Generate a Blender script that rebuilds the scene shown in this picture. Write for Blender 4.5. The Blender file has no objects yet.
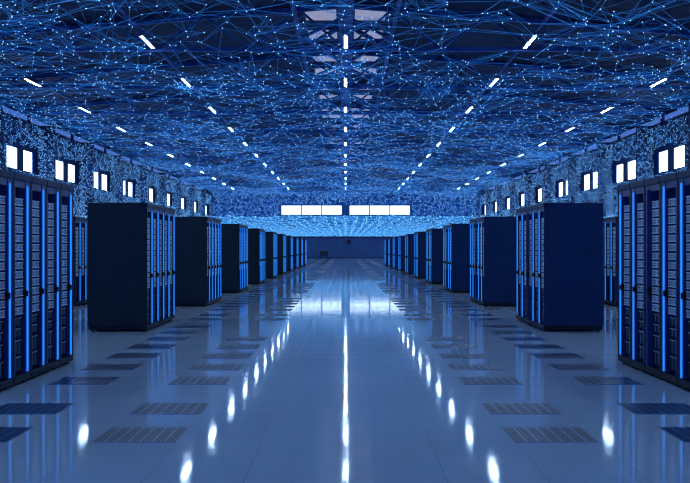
import bpy, bmesh, math, random
import numpy as np
from mathutils import Vector, Matrix, kdtree

random.seed(7)
rng = np.random.default_rng(11)
SC = bpy.context.scene
COL = SC.collection

# ------------------------------------------------------------------ dimensions (metres)
CAM_H = 1.40
TILE = 0.61
HALF = 19.0            # side walls at x = +-HALF
BACK = 140.0           # back wall
ROW_X = 3.33           # fronts of the racks beside the aisle
RACK_W, RACK_D, RACK_H = 0.55, 1.0, 2.165
BLOCK_Y0, BLOCK_STEP = 9.49, 7.28
CHORD_Z = 9.42
LZ = 9.40
EAVE_Z, RIDGE_Z = 9.75, 11.3

# ------------------------------------------------------------------ materials
def srgb(r, g, b):
    return tuple(((c / 255) / 12.92 if c / 255 <= .04045 else ((c / 255 + .055) / 1.055) ** 2.4) for c in (r, g, b))

def mat(name, col, rough=.5, metal=0., emit=None, strength=0., spec=.5, sample=True):
    m = bpy.data.materials.new(name)
    m.use_nodes = True
    b = m.node_tree.nodes['Principled BSDF']
    b.inputs['Base Color'].default_value = (*col, 1)
    b.inputs['Roughness'].default_value = rough
    b.inputs['Metallic'].default_value = metal
    b.inputs['Specular IOR Level'].default_value = spec
    if emit:
        b.inputs['Emission Color'].default_value = (*emit, 1)
        b.inputs['Emission Strength'].default_value = strength
    if not sample:
        m.cycles.emission_sampling = 'NONE'
    return m

def noisy(m, scale=3., amount=.25, rough_amt=0., stretch=(1, 1, 1)):
    """vary base colour and roughness of a material with object-space noise"""
    nt = m.node_tree; N = nt.nodes; L = nt.links
    b = N['Principled BSDF']
    tc = N.new('ShaderNodeTexCoord'); mp = N.new('ShaderNodeMapping')
    mp.inputs['Scale'].default_value = stretch
    nz = N.new('ShaderNodeTexNoise'); nz.inputs['Scale'].default_value = scale; nz.inputs['Detail'].default_value = 4
    L.new(tc.outputs['Object'], mp.inputs['Vector']); L.new(mp.outputs['Vector'], nz.inputs['Vector'])
    mx = N.new('ShaderNodeMix'); mx.data_type = 'RGBA'; mx.blend_type = 'MULTIPLY'
    c = b.inputs['Base Color'].default_value
    mx.inputs['A'].default_value = c
    rp = N.new('ShaderNodeValToRGB')
    rp.color_ramp.elements[0].color = (1 - amount,) * 3 + (1,)
    rp.color_ramp.elements[1].color = (1 + amount,) * 3 + (1,)
    rp.color_ramp.elements[0].position = .3; rp.color_ramp.elements[1].position = .7
    L.new(nz.outputs['Fac'], rp.inputs['Fac']); L.new(rp.outputs['Color'], mx.inputs['B'])
    mx.inputs['Factor'].default_value = 1
    L.new(mx.outputs['Result'], b.inputs['Base Color'])
    if rough_amt:
        mr = N.new('ShaderNodeMapRange')
        r = b.inputs['Roughness'].default_value
        mr.inputs['To Min'].default_value = r - rough_amt; mr.inputs['To Max'].default_value = r + rough_amt
        L.new(nz.outputs['Fac'], mr.inputs['Value']); L.new(mr.outputs['Result'], b.inputs['Roughness'])
    return m

M = {}
M['cab_left'] = noisy(mat('cabinet paint navy', srgb(36, 48, 66), .5, .0, spec=.12), 2.5, .12, .05)
M['cab_right'] = noisy(mat('cabinet paint lit bluer', srgb(26, 50, 98), .5, .0, spec=.12), 2.5, .12, .05)  # bluer light on the right-hand row put into the cabinet colour
M['frame'] = mat('rack frame', srgb(20, 58, 132), .4, .0)
M['cheek'] = mat('rack edge trim', srgb(16, 38, 90), .45, 0, spec=.2)
M['dark'] = mat('rack interior', srgb(8, 14, 34), .5, 0, spec=.25)
M['plinth'] = mat('rack plinth', srgb(12, 22, 50), .5, 0, spec=.25)
M['led'] = mat('light strip', srgb(40, 120, 230), .4, 0, srgb(34, 130, 230), 1.1)
M['off_strip'] = mat('unlit strip', srgb(10, 50, 130), .35, 0)
M['server'] = noisy(mat('server face', srgb(185, 202, 232), .4, .0), 9, .25, .1)
M['server_edge'] = mat('server bright edge', srgb(225, 235, 250), .35, .0)
M['server_dark'] = mat('server grille', srgb(130, 148, 190), .45, .0)
M['header'] = mat('header plate', srgb(56, 70, 104), .45, 0)
M['latch'] = mat('door latch', srgb(10, 16, 34), .5, 0, spec=.2)
M['rubber'] = mat('foot rubber', srgb(8, 9, 12), .7)
M['steel'] = noisy(mat('truss paint', srgb(44, 82, 160), .5, .0, spec=.2), 1.2, .2)
M['eave'] = mat('pale eave steel', srgb(140, 160, 215), .6, 0)
M['lamp'] = mat('lamp diffuser', srgb(230, 235, 245), .4, 0, (0.50, .74, 1.0), 130)
M['lamp_body'] = mat('lamp housing', srgb(60, 80, 120), .5, .2)
M['pane'] = mat('daylit pane', srgb(220, 230, 240), .3, 0, (0.62, .80, 1.0), 9.0)
M['pane_back'] = mat('daylit pane far', srgb(220, 230, 240), .3, 0, (0.70, .86, 1.0), 2.6)
M['eave_glow'] = noisy(mat('glowing eave beam face', srgb(90, 110, 160), .6, 0, srgb(66, 104, 180), .9), .8, .25)  # glow added to brighten the eave beam, which gives no light itself
M['sky_pane'] = noisy(mat('frosted roof pane', srgb(150, 150, 180), .6, 0, srgb(150, 154, 180), .8), 3, .3)
M['win_frame'] = mat('window frame', srgb(34, 60, 110), .5, 0)
M['back_low'] = noisy(mat('wall plaster lower', srgb(72, 100, 150), .7, 0, spec=.1), .6, .08)
M['net_line'] = mat('glowing filament', (.05, .22, .45), .8, 0, srgb(34, 108, 208), .56, spec=0, sample=False)
M['net_bright'] = mat('bright filament', (.05, .22, .45), .8, 0, srgb(60, 160, 240), .85, spec=0, sample=False)
M['net_node'] = mat('glowing node', (.05, .22, .45), .8, 0, srgb(150, 215, 255), 1.8, spec=0, sample=False)
M['cart'] = mat('cart enamel', srgb(18, 26, 48), .5)
M['cart_pale'] = mat('cart pale metal', srgb(80, 105, 150), .5)
M['red_box'] = mat('alarm case', srgb(40, 24, 46), .5)

def math_node(nt, op, a=None, b=None):
    n = nt.nodes.new('ShaderNodeMath'); n.operation = op
    for i, v in enumerate((a, b)):
        if v is None: continue
        if isinstance(v, (int, float)): n.inputs[i].default_value = v
        else: nt.links.new(v, n.inputs[i])
    return n.outputs[0]

def floor_material():
    m = mat('polished raised floor', srgb(128, 158, 205), .17, 0, spec=.4)
    nt = m.node_tree; N = nt.nodes; L = nt.links; b = N['Principled BSDF']
    tc = N.new('ShaderNodeTexCoord'); sp = N.new('ShaderNodeSeparateXYZ')
    L.new(tc.outputs['Object'], sp.inputs[0])
    def seam(ax, w):
        f = math_node(nt, 'PINGPONG', math_node(nt, 'DIVIDE', sp.outputs[ax], TILE), 1.0)
        # distance to the nearest multiple of the tile size
        fr = math_node(nt, 'FRACT', math_node(nt, 'ADD', math_node(nt, 'DIVIDE', sp.outputs[ax], TILE), .5))
        d = math_node(nt, 'ABSOLUTE', math_node(nt, 'SUBTRACT', fr, .5))
        return math_node(nt, 'LESS_THAN', d, w)
    s = math_node(nt, 'MAXIMUM', seam('X', .006), math_node(nt, 'MULTIPLY', seam('Y', .006), .8))
    # per-tile tone
    fx = math_node(nt, 'FLOOR', math_node(nt, 'DIVIDE', sp.outputs['X'], TILE))
    fy = math_node(nt, 'FLOOR', math_node(nt, 'DIVIDE', sp.outputs['Y'], TILE))
    cb = N.new('ShaderNodeCombineXYZ'); L.new(fx, cb.inputs[0]); L.new(fy, cb.inputs[1])
    wn = N.new('ShaderNodeTexWhiteNoise'); L.new(cb.outputs[0], wn.inputs['Vector'])
    nz = N.new('ShaderNodeTexNoise'); nz.inputs['Scale'].default_value = 9; nz.inputs['Detail'].default_value = 5
    L.new(tc.outputs['Object'], nz.inputs['Vector'])
    t = math_node(nt, 'ADD', math_node(nt, 'MULTIPLY', wn.outputs['Value'], .10),
                  math_node(nt, 'MULTIPLY', nz.outputs['Fac'], .16))
    mixv = N.new('ShaderNodeMix'); mixv.data_type = 'RGBA'
    mixv.inputs['A'].default_value = (*srgb(180, 200, 234), 1)
    mixv.inputs['B'].default_value = (*srgb(206, 220, 244), 1)
    L.new(math_node(nt, 'MULTIPLY', t, 2.2), mixv.inputs['Factor'])
    mix2 = N.new('ShaderNodeMix'); mix2.data_type = 'RGBA'
    L.new(mixv.outputs['Result'], mix2.inputs['A'])
    mix2.inputs['B'].default_value = (*srgb(40, 62, 110), 1)
    L.new(math_node(nt, 'MULTIPLY', s, .8), mix2.inputs['Factor'])
    L.new(mix2.outputs['Result'], b.inputs['Base Color'])
    r = math_node(nt, 'ADD', math_node(nt, 'MULTIPLY', nz.outputs['Fac'], .045),
                  math_node(nt, 'ADD', math_node(nt, 'MULTIPLY', wn.outputs['Value'], .02),
                            math_node(nt, 'MULTIPLY', s, .3)))
    L.new(math_node(nt, 'ADD', r, .022), b.inputs['Roughness'])
    return m
M['floor'] = floor_material()

def vent_material():
    m = mat('perforated steel tile', srgb(120, 140, 175), .3, .3)
    nt = m.node_tree; N = nt.nodes; L = nt.links; b = N['Principled BSDF']
    tc = N.new('ShaderNodeTexCoord'); sp = N.new('ShaderNodeSeparateXYZ'); L.new(tc.outputs['Object'], sp.inputs[0])
    def cell(ax, n):
        fr = math_node(nt, 'FRACT', math_node(nt, 'MULTIPLY', math_node(nt, 'ADD', sp.outputs[ax], .305), n / .61))
        return math_node(nt, 'ABSOLUTE', math_node(nt, 'SUBTRACT', fr, .5))
    dx = cell('X', 21); dy = cell('Y', 21)
    r2 = math_node(nt, 'ADD', math_node(nt, 'MULTIPLY', dx, dx), math_node(nt, 'MULTIPLY', dy, dy))
    hole = math_node(nt, 'LESS_THAN', r2, .10)
    rib = math_node(nt, 'GREATER_THAN', cell('X', 7), .40)
    edge = math_node(nt, 'GREATER_THAN', cell('Y', 1), .47)
    solid = math_node(nt, 'MAXIMUM', rib, edge)
    h = math_node(nt, 'MULTIPLY', hole, math_node(nt, 'SUBTRACT', 1.0, solid))
    mx = N.new('ShaderNodeMix'); mx.data_type = 'RGBA'
    mx.inputs['A'].default_value = (*srgb(42, 66, 116), 1)
    mx.inputs['B'].default_value = (*srgb(8, 14, 30), 1)
    L.new(h, mx.inputs['Factor'])
    mx2 = N.new('ShaderNodeMix'); mx2.data_type = 'RGBA'
    L.new(mx.outputs['Result'], mx2.inputs['A']); mx2.inputs['B'].default_value = (*srgb(104, 132, 184), 1)
    L.new(solid, mx2.inputs['Factor'])
    L.new(mx2.outputs['Result'], b.inputs['Base Color'])
    L.new(math_node(nt, 'ADD', math_node(nt, 'MULTIPLY', h, .1), .3), b.inputs['Roughness'])
    return m
M['vent'] = vent_material()

def deck_material():
    m = mat('profiled roof deck', srgb(20, 30, 66), .6, 0, spec=.2)
    nt = m.node_tree; N = nt.nodes; L = nt.links; b = N['Principled BSDF']
    tc = N.new('ShaderNodeTexCoord'); sp = N.new('ShaderNodeSeparateXYZ'); L.new(tc.outputs['Object'], sp.inputs[0])
    w = math_node(nt, 'SINE', math_node(nt, 'MULTIPLY', sp.outputs['Y'], 2 * math.pi / 1.2))
    nz = N.new('ShaderNodeTexNoise'); nz.inputs['Scale'].default_value = .35; nz.inputs['Detail'].default_value = 3
    L.new(tc.outputs['Object'], nz.inputs['Vector'])
    f = math_node(nt, 'ADD', math_node(nt, 'MULTIPLY', w, .25), nz.outputs['Fac'])
    mx = N.new('ShaderNodeMix'); mx.data_type = 'RGBA'
    mx.inputs['A'].default_value = (*srgb(6, 13, 44), 1); mx.inputs['B'].default_value = (*srgb(12, 34, 92), 1)
    L.new(f, mx.inputs['Factor']); L.new(mx.outputs['Result'], b.inputs['Base Color'])
    return m
M['deck'] = deck_material()

def wall_material(name, lo, hi):
    m = mat(name, hi, .7, 0, spec=.1)
    nt = m.node_tree; N = nt.nodes; L = nt.links; b = N['Principled BSDF']
    tc = N.new('ShaderNodeTexCoord')
    nz = N.new('ShaderNodeTexNoise'); nz.inputs['Scale'].default_value = .8; nz.inputs['Detail'].default_value = 6
    L.new(tc.outputs['Object'], nz.inputs['Vector'])
    mx = N.new('ShaderNodeMix'); mx.data_type = 'RGBA'
    mx.inputs['A'].default_value = (*lo, 1); mx.inputs['B'].default_value = (*hi, 1)
    L.new(nz.outputs['Fac'], mx.inputs['Factor']); L.new(mx.outputs['Result'], b.inputs['Base Color'])
    return m
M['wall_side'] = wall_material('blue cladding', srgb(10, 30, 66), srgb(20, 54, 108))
M['wall_back'] = wall_material('blue cladding with net glow', srgb(26, 84, 155), srgb(48, 122, 195))  # blue glow of the net put into the upper wall colour

# ------------------------------------------------------------------ helpers
class MB:
    """collects boxes and bars into one mesh"""
    def __init__(self): self.bm = bmesh.new()
    def box(self, x0, x1, y0, y1, z0, z1, bev=0., mi=0, seg=2):
        r = bmesh.ops.create_cube(self.bm, size=1)
        vs = r['verts']
        for v in vs:
            v.co = Vector((x0 + (v.co.x + .5) * (x1 - x0), y0 + (v.co.y + .5) * (y1 - y0), z0 + (v.co.z + .5) * (z1 - z0)))
        fs = set(f for v in vs for f in v.link_faces)
        if bev:
            es = list(set(e for v in vs for e in v.link_edges))
            rr = bmesh.ops.bevel(self.bm, geom=es, offset=bev, segments=seg, affect='EDGES', profile=.5)
            fs = set(f for f in rr['faces']) | set(f for f in fs if f.is_valid)
            for f in list(fs):
                for e in f.edges:
                    for g in e.link_faces: fs.add(g)
        for f in fs: f.material_index = mi
        return self
    def bar(self, a, b, w, h=None, mi=0):
        h = h or w
        a = Vector(a); b = Vector(b); d = b - a; n = d.normalized()
        up = Vector((0, 0, 1)) if abs(n.z) < .95 else Vector((1, 0, 0))
        s = n.cross(up).normalized(); u = s.cross(n)
        vs = []
        for p in (a, b):
            for i, j in ((-1, -1), (1, -1), (1, 1), (-1, 1)):
                vs.append(self.bm.verts.new(p + s * i * w / 2 + u * j * h / 2))
        fs = [(0, 1, 2, 3), (7, 6, 5, 4), (0, 4, 5, 1), (1, 5, 6, 2), (2, 6, 7, 3), (3, 7, 4, 0)]
        for f in fs:
            self.bm.faces.new([vs[i] for i in f]).material_index = mi
        return self
    def cyl(self, c, r, h, seg=12, mi=0):
        m = Matrix.Translation(Vector(c) + Vector((0, 0, h / 2)))
        rr = bmesh.ops.create_cone(self.bm, cap_ends=True, segments=seg, radius1=r, radius2=r * .85, depth=h, matrix=m)
        for v in rr['verts']:
            for f in v.link_faces: f.material_index = mi
        return self
    def build(self, name, mats, parent=None, loc=None):
        bmesh.ops.recalc_face_normals(self.bm, faces=self.bm.faces)
        me = bpy.data.meshes.new(name); self.bm.to_mesh(me); self.bm.free()
        for k in (mats if isinstance(mats, (list, tuple)) else [mats]): me.materials.append(M[k])
        o = bpy.data.objects.new(name, me); COL.objects.link(o)
        if parent: o.parent = parent
        if loc: o.location = loc
        return o

def empty(name, loc=(0, 0, 0)):
    o = bpy.data.objects.new(name, None); COL.objects.link(o); o.location = loc
    o.empty_display_size = .2
    return o
def tag(o, label=None, cat=None, group=None, kind=None):
    if label: o['label'] = label
    if cat: o['category'] = cat
    if group: o['group'] = group
    if kind: o['kind'] = kind
    return o
KIDS = {}
def copy_tree(o, parent=None):
    c = o.copy(); COL.objects.link(c); c.parent = parent
    for ch in o.children: copy_tree(ch, c)
    return c
def structure(o): o['kind'] = 'structure'; return o

ORD = ['first', 'second', 'third', 'fourth', 'fifth', 'sixth', 'seventh', 'eighth', 'ninth', 'tenth', 'eleventh',
       'twelfth', 'thirteenth', 'fourteenth', 'fifteenth', 'sixteenth', 'seventeenth', 'eighteenth', 'nineteenth', 'twentieth']

# ------------------------------------------------------------------ floor, walls, roof
structure(MB().box(-HALF - .3, HALF + .3, -8, BACK + .3, -.12, 0).build('floor', 'floor'))

WIN_Z0, WIN_Z1 = 5.95, 7.24
def side_wall(s, name):
    b = MB()
    x0, x1 = (HALF, HALF + .3) if s > 0 else (-HALF - .3, -HALF)
    b.box(x0, x1, -8, BACK, 0, WIN_Z0)
    b.box(x0, x1, -8, BACK, WIN_Z1, EAVE_Z + .1)
    cur = -8
    for k in range(9):
        for a, c in ((56.1, 58.0), (59.0, 60.8)):
            b.box(x0, x1, cur, a + 9.5 * k, WIN_Z0, WIN_Z1); cur = c + 9.5 * k
    b.box(x0, x1, cur, BACK, WIN_Z0, WIN_Z1)
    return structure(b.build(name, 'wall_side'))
NTRIM = 2
for k in range(-1, 9):
    for s in (-1, 1):
        y1 = 52.35 + 9.5 * k
        xa, xb = sorted((s * (HALF - 1.05), s * (HALF - .001)))
        NTRIM += 1
        structure(MB().box(xa, xb, y1 - .35, y1, 0, CHORD_Z - .5).build('trim_%d' % NTRIM, 'wall_side'))
side_wall(-1, 'wall_left'); side_wall(1, 'wall_right')

b = MB()
b.box(-HALF, HALF, BACK, BACK + .3, 3.05, 6.08)
b.box(-HALF, HALF, BACK, BACK + .3, 7.4, EAVE_Z + .1)
b.box(-HALF, -9.04, BACK, BACK + .3, 6.08, 7.4); b.box(9.04, HALF, BACK, BACK + .3, 6.08, 7.4)
b.box(-.5, .5, BACK, BACK + .3, 6.08, 7.4)
v = [b.bm.verts.new(p) for p in ((-HALF, BACK, EAVE_Z + .1), (HALF, BACK, EAVE_Z + .1), (0, BACK, RIDGE_Z),
                                 (-HALF, BACK + .3, EAVE_Z + .1), (HALF, BACK + .3, EAVE_Z + .1), (0, BACK + .3, RIDGE_Z))]
for f in ((0, 1, 2), (3, 5, 4), (0, 2, 5, 3), (1, 4, 5, 2)): b.bm.faces.new([v[i] for i in f])
b.box(-HALF, HALF, BACK, BACK + .3, 0, 3.05, mi=1)
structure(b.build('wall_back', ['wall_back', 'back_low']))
structure(MB().box(-HALF, HALF, BACK - .06, BACK - .002, 2.75, 3.05).build('trim_1', 'win_frame'))
structure(MB().box(-.11, .11, BACK - .22, BACK - .002, 0, 9.4, .02).build('trim_2', 'back_low'))
structure(MB().box(-HALF, HALF, BACK - .03, BACK - .002, 0, .15).build('baseboard_back', 'win_frame'))

nwin = 1
def window(x0, x1, y0, y1, z0, z1, axis):
    """a pane set into the wall with a slim frame round it"""
    global nwin
    n = 'window_%d' % nwin; nwin += 1
    f = MB(); t = .05
    if axis == 'x':                       # in a side wall: spans y
        xm = (x0 + x1) / 2
        f.box(x0, x1, y0, y0 + t, z0, z1); f.box(x0, x1, y1 - t, y1, z0, z1)
        f.box(x0, x1, y0, y1, z0, z0 + t); f.box(x0, x1, y0, y1, z1 - t, z1)
        o = structure(f.build(n, 'win_frame'))
        MB().box(xm - .01, xm + .01, y0 + t, y1 - t, z0 + t, z1 - t).build('pane', 'pane', o)
    else:
        ym = y0 + .1
        f.box(x0, x0 + t, y0, y1, z0, z1); f.box(x1 - t, x1, y0, y1, z0, z1)
        f.box(x0, x1, y0, y1, z0, z0 + t); f.box(x0, x1, y0, y1, z1 - t, z1)
        o = structure(f.build(n, 'win_frame'))
        MB().box(x0 + t, x1 - t, ym - .01, ym + .01, z0 + t, z1 - t).build('pane', 'pane_back', o)
    return o
for s in (-1, 1):
    xa, xb = (HALF + .02, HALF + .14) if s > 0 else (-HALF - .14, -HALF - .02)
    for k in range(9):
        for a, c in ((56.1, 58.0), (59.0, 60.8)):
            window(xa, xb, a + 9.5 * k, c + 9.5 * k, WIN_Z0, WIN_Z1, 'x')
for s in (-1, 1):
    for i in range(3):
        w = (9.04 - .5) / 3
        x0 = .5 + i * w
        xs = (x0, x0 + w) if s > 0 else (-x0 - w, -x0)
        window(xs[0] + .04, xs[1] - .04, BACK + .02, BACK + .22, 6.08, 7.4, 'y')

# roof deck with openings for the roof lights (two per bay and side)
def roof_z(x): return RIDGE_Z - (RIDGE_Z - EAVE_Z) * abs(x) / HALF
SKY = []
for k in range(-4, 11):
    SKY += [(40.5 + 9.5 * k, 43.4 + 9.5 * k), (44.9 + 9.5 * k, 47.2 + 9.5 * k)]
SKY = [q for q in SKY if q[0] > -7 and q[1] < BACK]
SX0, SX1 = .34, 1.75
b = MB()
def deck_piece(xa, xb, y0, y1, t=.12):
    vs = []
    for y in (y0, y1):
        for x, dz in ((xa, 0), (xb, 0), (xb, t), (xa, t)):
            vs.append(b.bm.verts.new((x, y, roof_z(x) + dz)))
    for f in ((0, 1, 2, 3), (7, 6, 5, 4), (0, 4, 5, 1), (1, 5, 6, 2), (2, 6, 7, 3), (3, 7, 4, 0)):
        b.bm.faces.new([vs[i] for i in f])
for s in (-1, 1):
    deck_piece(0, s * SX0, -8, BACK)
    deck_piece(s * SX1, s * (HALF + .3), -8, BACK)
    cur = -8
    for y0, y1 in SKY:
        deck_piece(s * SX0, s * SX1, cur, y0); cur = y1
    deck_piece(s * SX0, s * SX1, cur, BACK)
structure(b.build('ceiling', 'deck'))
for y0, y1 in SKY:
    if y0 < 30: continue
    for s in (-1, 1):
        n = 'window_%d' % nwin; nwin += 1
        xa, xb = sorted((s * SX0, s * SX1))
        z = roof_z(1) + .06
        f = MB(); t = .05
        f.box(xa, xa + t, y0, y1, z - .08, z + .06); f.box(xb - t, xb, y0, y1, z - .08, z + .06)
        f.box(xa, xb, y0, y0 + t, z - .08, z + .06); f.box(xa, xb, y1 - t, y1, z - .08, z + .06)
        o = structure(f.build(n, 'win_frame'))
        MB().box(xa + t, xb - t, y0 + t, y1 - t, z + .0, z + .02).build('pane', 'sky_pane', o)

# roof trusses, one every 9.5 m
def make_truss():
    root = empty('roof_truss')
    c = MB(); c.box(-HALF, HALF, -.09, .09, CHORD_Z - .09, CHORD_Z + .09); c.build('lower_chord', 'steel', root)
    c = MB()
    for s in (-1, 1): c.bar((s * HALF, 0, roof_z(HALF) - .1), (0, 0, roof_z(0) - .12), .18, .18)
    c.build('upper_chord', 'steel', root)
    n = 10
    for s in (-1, 1):
        for i in range(n):
            xa = s * HALF * i / n; xb = s * HALF * (i + 1) / n
            c = MB()
            if i % 2 == 0: c.bar((xa, 0, CHORD_Z), (xb, 0, roof_z(xb) - .1), .09)
            else: c.bar((xa, 0, roof_z(xa) - .1), (xb, 0, CHORD_Z), .09)
            c.build('diagonal', 'steel', root)
    return root
truss = make_truss()
TR_Y = [40.35 + 9.5 * k for k in range(11)]
for i, y in enumerate(TR_Y):
    o = truss if i == 0 else copy_tree(truss)
    o.location = (0, y, 0)
    tag(o, 'blue steel roof truss spanning the hall, %s truss from the camera' % ORD[i], 'roof truss', 'roof trusses')

# ridge duct the middle lamps hang under, edge rails and plan bracing beside it
o = MB().box(-.27, .27, 12, BACK - .3, CHORD_Z + .12, CHORD_Z + .62, .03).build('ridge_duct', 'steel')
tag(o, 'long blue square duct running under the roof ridge above the middle lamps', 'duct')
for s, w in ((-1, 'left'), (1, 'right')):
    o = MB().box(s * 1.78 - .07, s * 1.78 + .07, 12, BACK - .3, CHORD_Z + .1, CHORD_Z + .26).build('roof_rail', 'steel')
    tag(o, 'long thin steel rail under the roof, just %s of the ridge duct' % w, 'rail', 'rails beside the ridge duct')
    for xr, wr in ((7.7 if s < 0 else 7.15, 'inner'), (15.1, 'outer')):
        o = MB().box(s * xr - .05, s * xr + .05, 9, BACK - .3, LZ + .12, LZ + .22).build('roof_rail', 'steel')
        tag(o, 'long thin steel rail carrying the %s %s line of lamps' % (wr, w), 'rail', 'rails above the side lamps')
    for k in range(0, 11):                      # pale eave beam drawn as made-up window strips with added glow
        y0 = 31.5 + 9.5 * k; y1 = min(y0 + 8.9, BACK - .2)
        n = 'window_%d' % nwin; nwin += 1  # numbered with the windows, but an added glowing stretch of eave beam
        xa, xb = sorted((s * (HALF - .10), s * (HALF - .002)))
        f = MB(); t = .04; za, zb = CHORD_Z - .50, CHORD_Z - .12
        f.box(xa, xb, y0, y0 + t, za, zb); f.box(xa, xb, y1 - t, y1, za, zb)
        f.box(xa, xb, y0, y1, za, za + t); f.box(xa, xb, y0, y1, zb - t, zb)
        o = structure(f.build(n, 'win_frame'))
        MB().box((xa + xb) / 2 - .01, (xa + xb) / 2 + .01, y0 + t, y1 - t, za + t, zb - t).build('pane', 'eave_glow', o)  # added glowing face of the eave beam, not a window pane
for i in range(10):
    y = TR_Y[i] if i else TR_Y[0]
    b = MB()
    for s in (-1, 1):
        b.bar((s * .3, y - 1.9, CHORD_Z + .75), (s * 1.75, y + .1, CHORD_Z + .5), .10)
        b.bar((s * .3, y + 6.3, CHORD_Z + .75), (s * 1.75, y + 1.2, CHORD_Z + .75), .14)
        b.bar((s * .3, y + .2, CHORD_Z + .9), (s * 1.75, y + 3.3, CHORD_Z + .75), .14)
    o = b.build('roof_bracing', 'steel')
    tag(o, 'crossed blue steel braces under the roof lights, %s set from the camera' % ORD[i], 'bracing', 'bracing under the roof lights')

# ------------------------------------------------------------------ ceiling lamps
def make_lamp():
    root = empty('ceiling_lamp')
    MB().box(-.13, .13, -1.24, 1.24, -.012, .07, .01).build('housing', 'lamp_body', root)
    MB().box(-.05, .05, -1.13, 1.13, -.02, -.013).build('diffuser', 'lamp', root)
    b = MB()
    for y in (-.9, .9): b.bar((0, y, .07), (0, y, .118), .02)
    b.build('hanger', 'lamp_body', root)
    return root
lamp = make_lamp(); first = True
COLS = [(-15.1, 'outer left'), (-7.7, 'inner left'), (0., 'middle'), (7.15, 'inner right'), (15.1, 'outer right')]
for k in range(-3, 11):
    for x, w in COLS:
        o = lamp if first else copy_tree(lamp); first = False
        o.location = (x, 38.8 + 9.5 * k, LZ)
        tag(o, 'white strip lamp under the roof, %s along the %s line of lamps' % (ORD[k + 3], w), 'ceiling lamp', 'strip lamps under the roof')

# ------------------------------------------------------------------ server racks
def make_rack(s, lit=True, detail=True, cab='cab_left'):
    """front at x=0 facing the aisle (s=+1: faces +x), body behind it; y runs away from the camera"""
    root = empty('server_rack')
    X = lambda a, b: (min(s * a, s * b), max(s * a, s * b))
    def bx(m, a, c, y0, y1, z0, z1, bev=0., mi=0):
        x = X(a, c); m.box(x[0], x[1], y0, y1, z0, z1, bev, mi); return m
    W = RACK_W - .004; y0 = .002; y1 = W
    m = MB()
    bx(m, -RACK_D, -.11, y0, y1, .10, RACK_H, .012)                 # cabinet
    bx(m, -.115, -.002, y0, y0 + .004, .10, RACK_H - .002); bx(m, -.115, -.002, y1 - .004, y1, .10, RACK_H - .002)
    m.build('cabinet_body', cab, root)
    m = MB()
    bx(m, -.115, 0, y0 + .004, y0 + .02, .10, RACK_H - .002)          # side cheeks
    bx(m, -.115, 0, y1 - .02, y1 - .004, .10, RACK_H - .002)
    bx(m, -.115, .01, y0, y1, 2.09, RACK_H, .01)                     # top cap
    m.build('front_trim', 'cheek', root)
    m = MB()
    bx(m, -.108, -.004, y0 + .02, y0 + .05, .105, 2.09)
    bx(m, -.108, -.004, .385, y1 - .02, .105, 2.09)
    bx(m, -.108, -.01, y0 + .05, y1 - .10, 2.02, 2.09)
    m.build('front_frame', 'frame', root)
    m = MB(); bx(m, -RACK_D + .02, .0, y0 + .004, y1 - .004, .03, .10, .006)
    m.build('base_plinth', 'plinth', root)
    m = MB(); bx(m, -.004, .012, .408, .427, .115, 2.045, .003)
    m.build('light_strip', 'led' if lit else 'off_strip', root)
    m = MB(); bx(m, -.05, .006, .35, .385, .88, .98, .006); bx(m, .006, .026, .355, .376, .90, .96, .004)
    m.build('door_latch', 'latch', root)
    n = 13; p = (1.93 - .72) / n
    if detail:
        m = MB()
        bx(m, -.045, -.02, 0, .28, 0, p * .79, .003, 0)
        bx(m, -.022, -.014, .0, .28, 0, .006, 0, 1); bx(m, -.022, -.014, .0, .28, p * .79 - .006, p * .79, 0, 1)
        bx(m, -.022, -.012, .0, .008, 0, p * .79, 0, 1); bx(m, -.022, -.012, .10, .112, 0, p * .79, 0, 1)
        bx(m, -.022, -.016, .13, .25, .016, .032, 0, 2); bx(m, -.022, -.016, .13, .25, .042, .058, 0, 2)
        bx(m, -.022, -.016, .03, .08, .02, .055, 0, 2)
        s0 = m.build('server_module', ['server', 'server_edge', 'server_dark'], root)
        for i in range(n):
            o = s0 if i == 0 else s0.copy()
            if i: COL.objects.link(o); o.parent = root
            o.location = (0, .06, .72 + p * i)
        for z, h in ((.14, .15), (.31, .15), (.49, .09), (.60, .09)):
            m = MB(); bx(m, -.06, -.035, .062, .338, z, z + h, .004, 0)
            bx(m, -.036, -.028, .08, .32, z + h - .012, z + h - .006, 0, 1)
            bx(m, -.036, -.03, .15, .158, z + .01, z + h - .02, 0, 2)
            bx(m, -.036, -.03, .25, .258, z + .01, z + h - .02, 0, 2)
            m.build('drive_tray', ['dark', 'server', 'server_dark'], root)
        m = MB(); bx(m, -.06, -.006, .455, .52, 2.0, 2.08, .004)
        m.build('header_plate', 'header', root)
        for yy in (.08, .46):
            for xx in (-.93, -.07):
                MB().cyl((s * xx, yy, 0), .03, .032).build('foot', 'rubber', root)
    else:
        m = MB()
        for i in range(n):
            z = .72 + p * i
            bx(m, -.045, -.02, .06, .34, z, z + p * .79, 0, 0)
            bx(m, -.022, -.014, .06, .34, z + p * .79 - .008, z + p * .79, 0, 1)
        m.build('server_modules', ['server', 'server_edge'], root)
        m = MB()
        for yy in (.08, .46):
            for xx in (-.93, -.07): m.cyl((s * xx, yy, 0), .03, .032, 8)
        m.build('feet', 'rubber', root)
    return root

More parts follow.
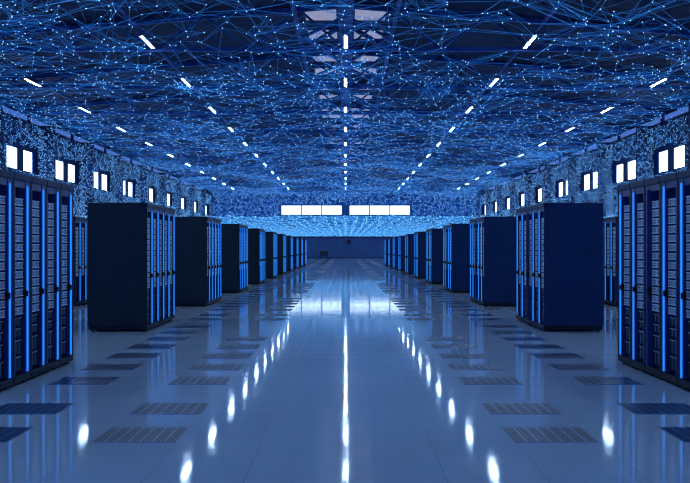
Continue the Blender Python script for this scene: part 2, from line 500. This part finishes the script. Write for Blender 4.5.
protos = {}
def rack(side, lit, detail):
    key = (side, lit, detail)
    if key not in protos:
        protos[key] = make_rack(1 if side == 'left' else -1, lit, detail, 'cab_left' if side == 'left' else 'cab_right')
        return protos[key]
    return copy_tree(protos[key])
for blk in range(11):
    for side in ('left', 'right'):
        for i in range(5):
            lit = not (side == 'right' and i == 2)
            o = rack(side, lit, blk < 2)
            o.location = (-ROW_X if side == 'left' else ROW_X, BLOCK_Y0 + BLOCK_STEP * blk + RACK_W * i, 0)
            tag(o, '%s server rack, %s from the front in the %s block %s of the aisle' %
                ('dark navy' if lit else 'unlit blue', ORD[i], ORD[blk], side), 'server rack',
                'server racks %s of the aisle' % side)
for side in ('left', 'right'):
    for i in range(5):
        o = rack(side, True, False)
        o.location = (-6.5 if side == 'left' else 6.5, BLOCK_Y0 + BLOCK_STEP * 2 + RACK_W * i, 0)
        tag(o, 'server rack %s in the outer row on the %s, seen behind the second aisle block' % (ORD[i], side),
            'server rack', 'server racks of the outer rows')

# ------------------------------------------------------------------ perforated floor tiles
Y_T = 7.2
vent0 = None; cells = []
for per in range(0, 11):
    for col, pat in ((2, (0, 2, 5, 7, 9, 11, 13)), (4, (0, 2, 5, 7, 9, 11, 13, 15, 17))):
        for j, u in enumerate(pat):
            for s in (-1, 1):
                y = Y_T + TILE * (per * 20 + u)
                if y < BACK - 2: cells.append((y, s, col, per, j))
cells.sort()
def vent_mesh():
    m = MB(); h = TILE / 2 - .004
    m.box(-h, h, -h, h, .0, .004, .0015, 0, 1)
    return m
for n_, (y, s, col, per, j) in enumerate(cells[:300]):
    if vent0 is None: o = vent0 = vent_mesh().build('vent_tile', 'vent')
    else: o = vent0.copy(); COL.objects.link(o)
    o.location = (s * TILE * (col + .5), y + TILE / 2, 0.0005)
    tag(o, '%s perforated floor tile of the %s run in the %s line %s of the aisle' %
        (ORD[j], ORD[per], 'inner' if col == 2 else 'outer', 'left' if s < 0 else 'right'), 'floor tile', 'perforated floor tiles')
if len(cells) > 300:
    m = MB(); h = TILE / 2 - .004
    for (y, s, col, per, j) in cells[300:]:
        cx, cy = s * TILE * (col + .5), y + TILE / 2
        m.box(cx - h, cx + h, cy - h, cy + h, .0005, .0045)
    o = m.build('far_vent_tiles', 'vent')
    tag(o, 'faraway perforated floor tiles near the back wall', 'floor tiles', 'perforated floor tiles', 'stuff')

# ------------------------------------------------------------------ small things at the back wall
root = empty('service_cart', (-3.0, BACK - 1.2, 0))
MB().box(-.55, .55, -.3, .3, .38, 1.05, .04).build('cart_body', 'cart', root)
MB().box(-.5, .5, -.25, .25, 1.05, 1.12, .01).build('cart_top', 'cart_pale', root)
for s in (-1, 1):
    MB().bar((s * .45, -.2, 1.1), (s * .45, -.2, 1.75), .06).build('upright', 'cart_pale', root)
    for t in (-1, 1): MB().bar((s * .45, t * .22, 0), (s * .45, t * .22, .4), .05).build('leg', 'cart', root)
tag(root, 'small dark cart with two uprights standing at the back wall left of centre', 'cart')
o = MB().box(.15, .70, BACK - .22, BACK - .001, 2.0, 2.6, .03).build('wall_box', 'red_box')
tag(o, 'small dark reddish box fixed high on the back wall beside the central post', 'wall box')

# ------------------------------------------------------------------ the glowing network
NET = []
def network(pts, edges, rad, node_r, bright=0):
    edges = np.asarray(edges, int)
    NET.append((np.asarray(pts, float), edges, rad * np.ones(len(edges)), node_r * np.ones(len(pts)), bright))

def network_mesh(name, pts, edges, rad, node_r, mats, bright_edge):
    pts = np.asarray(pts, float); edges = np.asarray(edges, int)
    A = pts[edges[:, 0]]; B = pts[edges[:, 1]]
    d = B - A; L = np.linalg.norm(d, axis=1, keepdims=True); d = d / np.maximum(L, 1e-6)
    up = np.tile(np.array([[0., 0., 1.]]), (len(d), 1)); up[np.abs(d[:, 2]) > .95] = (1, 0, 0)
    s = np.cross(d, up); s /= np.linalg.norm(s, axis=1, keepdims=True); u = np.cross(s, d)
    rad = np.asarray(rad).reshape(-1, 1) * np.ones((len(d), 1))
    ring = []
    for k in range(3):
        a = 2 * math.pi * k / 3 + .5
        ring.append(rad * (math.cos(a) * s + math.sin(a) * u))
    V = np.stack([A + ring[0], A + ring[1], A + ring[2], B + ring[0], B + ring[1], B + ring[2]], 1).reshape(-1, 3)
    base = np.arange(len(d))[:, None] * 6
    Q = np.stack([base + np.array([[0, 1, 4, 3]]), base + np.array([[1, 2, 5, 4]]), base + np.array([[2, 0, 3, 5]])], 1).reshape(-1, 4)
    # nodes as octahedra
    nn = pts
    nr = np.asarray(node_r).reshape(-1, 1) * np.ones((len(nn), 1))
    O = np.array([[1, 0, 0], [-1, 0, 0], [0, 1, 0], [0, -1, 0], [0, 0, 1], [0, 0, -1]], float)
    NV = (nn[:, None, :] + O[None] * nr[:, None, :]).reshape(-1, 3)
    nb = len(V) + np.arange(len(nn))[:, None] * 6
    T = np.array([[0, 2, 4], [2, 1, 4], [1, 3, 4], [3, 0, 4], [2, 0, 5], [1, 2, 5], [3, 1, 5], [0, 3, 5]])
    TF = (nb[:, :, None] + T[None]).reshape(-1, 3)
    allv = np.concatenate([V, NV]).astype(np.float32)
    me = bpy.data.meshes.new(name)
    me.vertices.add(len(allv)); me.vertices.foreach_set('co', allv.ravel())
    loops = np.concatenate([Q.ravel(), TF.ravel()]).astype(np.int32)
    me.loops.add(len(loops)); me.loops.foreach_set('vertex_index', loops)
    starts = np.concatenate([np.arange(len(Q)) * 4, len(Q) * 4 + np.arange(len(TF)) * 3]).astype(np.int32)
    me.polygons.add(len(starts)); me.polygons.foreach_set('loop_start', starts)
    mi = np.concatenate([np.repeat(bright_edge * 2, 3), np.ones(len(TF))]).astype(np.int32)
    me.polygons.foreach_set('material_index', mi)
    me.update(calc_edges=True)
    for k in mats: me.materials.append(M[k])
    o = bpy.data.objects.new(name, me); COL.objects.link(o)
    return o

def link(pts, k=3, far=1, rmax=3.5, nf=16):
    kd = kdtree.KDTree(len(pts))
    for i, p in enumerate(pts): kd.insert(p, i)
    kd.balance()
    E = set()
    for i, p in enumerate(pts):
        nb = kd.find_n(p, nf)
        for (_, j, d) in nb[1:k + 1]:
            if d < rmax: E.add((min(i, j), max(i, j)))
        for _ in range(far):
            _, j, d = nb[random.randint(4, nf - 1)]
            if d < rmax: E.add((min(i, j), max(i, j)))
    return list(E)

def sheet(n, x0, x1, y0, y1, hfun, jitter, clump=1.):
    x = rng.uniform(x0, x1, n * 3); y = y0 + (y1 - y0) * rng.uniform(0, 1, n * 3) ** .85
    dens = .5 + .25 * np.sin(x * .55 + 1.7 * np.sin(y * .21)) + .25 * np.sin(y * .47 + 1.3 * np.sin(x * .4 + 2))
    keep = rng.uniform(0, 1, len(x)) < (1 - clump) + clump * dens ** 1.5
    x = x[keep][:n]; y = y[keep][:n]
    z = hfun(x, y) + rng.normal(0, jitter, len(x))
    return np.stack([x, y, z], 1)

upper = []
upper.append(sheet(6000, -18.4, 18.4, 27, 138, lambda x, y: 9.05 + .22 * np.sin(x * .5 + y * .13) + .15 * np.sin(y * .4), .10, .55))
upper.append(sheet(5200, -18.0, 18.0, 27, 138, lambda x, y: 8.6 + .3 * np.sin(x * .33 - y * .2 + 1), .15, .7))
P = np.concatenate(upper); P = P[P[:, 2] < 9.32]
E = link(P, 1, 2, 5.0, 26)
network(P, E, rng.uniform(.0022, .0075, len(E)), .024, 0)

# low sheet far down the hall, its lines running along the hall
low = []
xs = np.arange(-18.3, 18.4, .61); ys = np.arange(52, 138.5, .85)
gx, gy = np.meshgrid(xs, ys, indexing='ij')
P = np.stack([gx.ravel() + rng.normal(0, .11, gx.size), gy.ravel() + rng.normal(0, .15, gx.size), 3.06 + rng.normal(0, .03, gx.size)], 1)
nx, ny = gx.shape
E = [(i * ny + j, i * ny + j + 1) for i in range(nx) for j in range(ny - 1)]
E += [(i * ny + j, (i + 1) * ny + min(ny - 1, max(0, j + random.choice((-1, 0, 1))))) for i in range(nx - 1) for j in range(ny) if random.random() < .95]
network(P, E, rng.uniform(.005, .013, len(E)), .03, 1)

# nets standing in front of the side walls and of the back wall
for s, w in ((-1, 'left'), (1, 'right')):
    n = 30000
    y = 34 + (138 - 34) * rng.uniform(0, 1, n) ** .8
    z = 3.0 + 5.7 * rng.uniform(0, 1, n) ** 2.1
    P = np.stack([s * (18.55 + .2 * rng.uniform(-1, 1, n)), y, z], 1)
    inwin = np.zeros(n, bool)
    for k in range(9):
        inwin |= (y > 55.6 + 9.5 * k + .4) & (y < 61.3 + 9.5 * k - .4) & (z > 5.85) & (z < 7.35)
    P = P[~inwin]
    for k in range(-1, 9):
        q = 650
        P = np.concatenate([P, np.stack([s * rng.uniform(17.85, 18.9, q), 51.95 + 9.5 * k - rng.uniform(0, .15, q),
                                         3.0 + 5.8 * rng.uniform(0, 1, q) ** 1.5], 1)])
    E = [e for e in link(P, 1, 1, .7, 8)
         if not (5.9 < (P[e[0]][2] + P[e[1]][2]) / 2 < 7.3 and any(55.9 + 9.5 * k < (P[e[0]][1] + P[e[1]][1]) / 2 < 61.3 + 9.5 * k for k in range(9)))]
    network(P, E, .0056, .016, 0)
n = 5000
P = np.stack([rng.uniform(-18.5, 18.5, n), rng.uniform(138.9, 139.5, n), 3.05 + 6.3 * rng.uniform(0, 1, n)], 1)
P = P[~((np.abs(P[:, 0]) < 9.15) & (P[:, 2] > 6.0) & (P[:, 2] < 7.5))]
E = [e for e in link(P, 3, 1, 1.6) if not (abs((P[e[0]][0] + P[e[1]][0]) / 2) < 9.4 and 5.9 < (P[e[0]][2] + P[e[1]][2]) / 2 < 7.6)]
network(P, E, .014, .035, 0)

off = 0; PP, EE, RR, NR, BE = [], [], [], [], []
for p, e, ra, nr, br in NET:
    PP.append(p); EE.append(e + off); RR.append(ra); NR.append(nr); BE.append(np.full(len(e), br)); off += len(p)
o = network_mesh('light_network', np.concatenate(PP), np.concatenate(EE), np.concatenate(RR), np.concatenate(NR),
                 ['net_line', 'net_node', 'net_bright'], np.concatenate(BE))
tag(o, 'tangled web of thin glowing blue lines and bright dots spread under the roof and down the walls', 'light network', None, 'stuff')

# ------------------------------------------------------------------ world, camera, view
w = bpy.data.worlds.new('World'); SC.world = w; w.use_nodes = True
w.node_tree.nodes['Background'].inputs['Color'].default_value = (*srgb(80, 142, 220), 1)
w.node_tree.nodes['Background'].inputs['Strength'].default_value = 1.35

cam = bpy.data.cameras.new('Camera'); co = bpy.data.objects.new('Camera', cam); COL.objects.link(co)
co.location = (0, 0, CAM_H); co.rotation_euler = (math.pi / 2, 0, 0)
cam.sensor_fit = 'HORIZONTAL'; cam.sensor_width = 36; cam.lens = 36 * 1000 / 690
cam.shift_x = -.6 / 690; cam.shift_y = 6.7 / 690
cam.clip_end = 500
SC.camera = co
SC.view_settings.view_transform = 'Standard'; SC.view_settings.look = 'None'
SC.view_settings.exposure = 0; SC.view_settings.gamma = 1; SC.view_settings.use_curve_mapping = False
SC.cycles.use_denoising = True
SC.cycles.filter_width = 1.1
SC.cycles.max_bounces = 6
SC.cycles.sample_clamp_indirect = 6
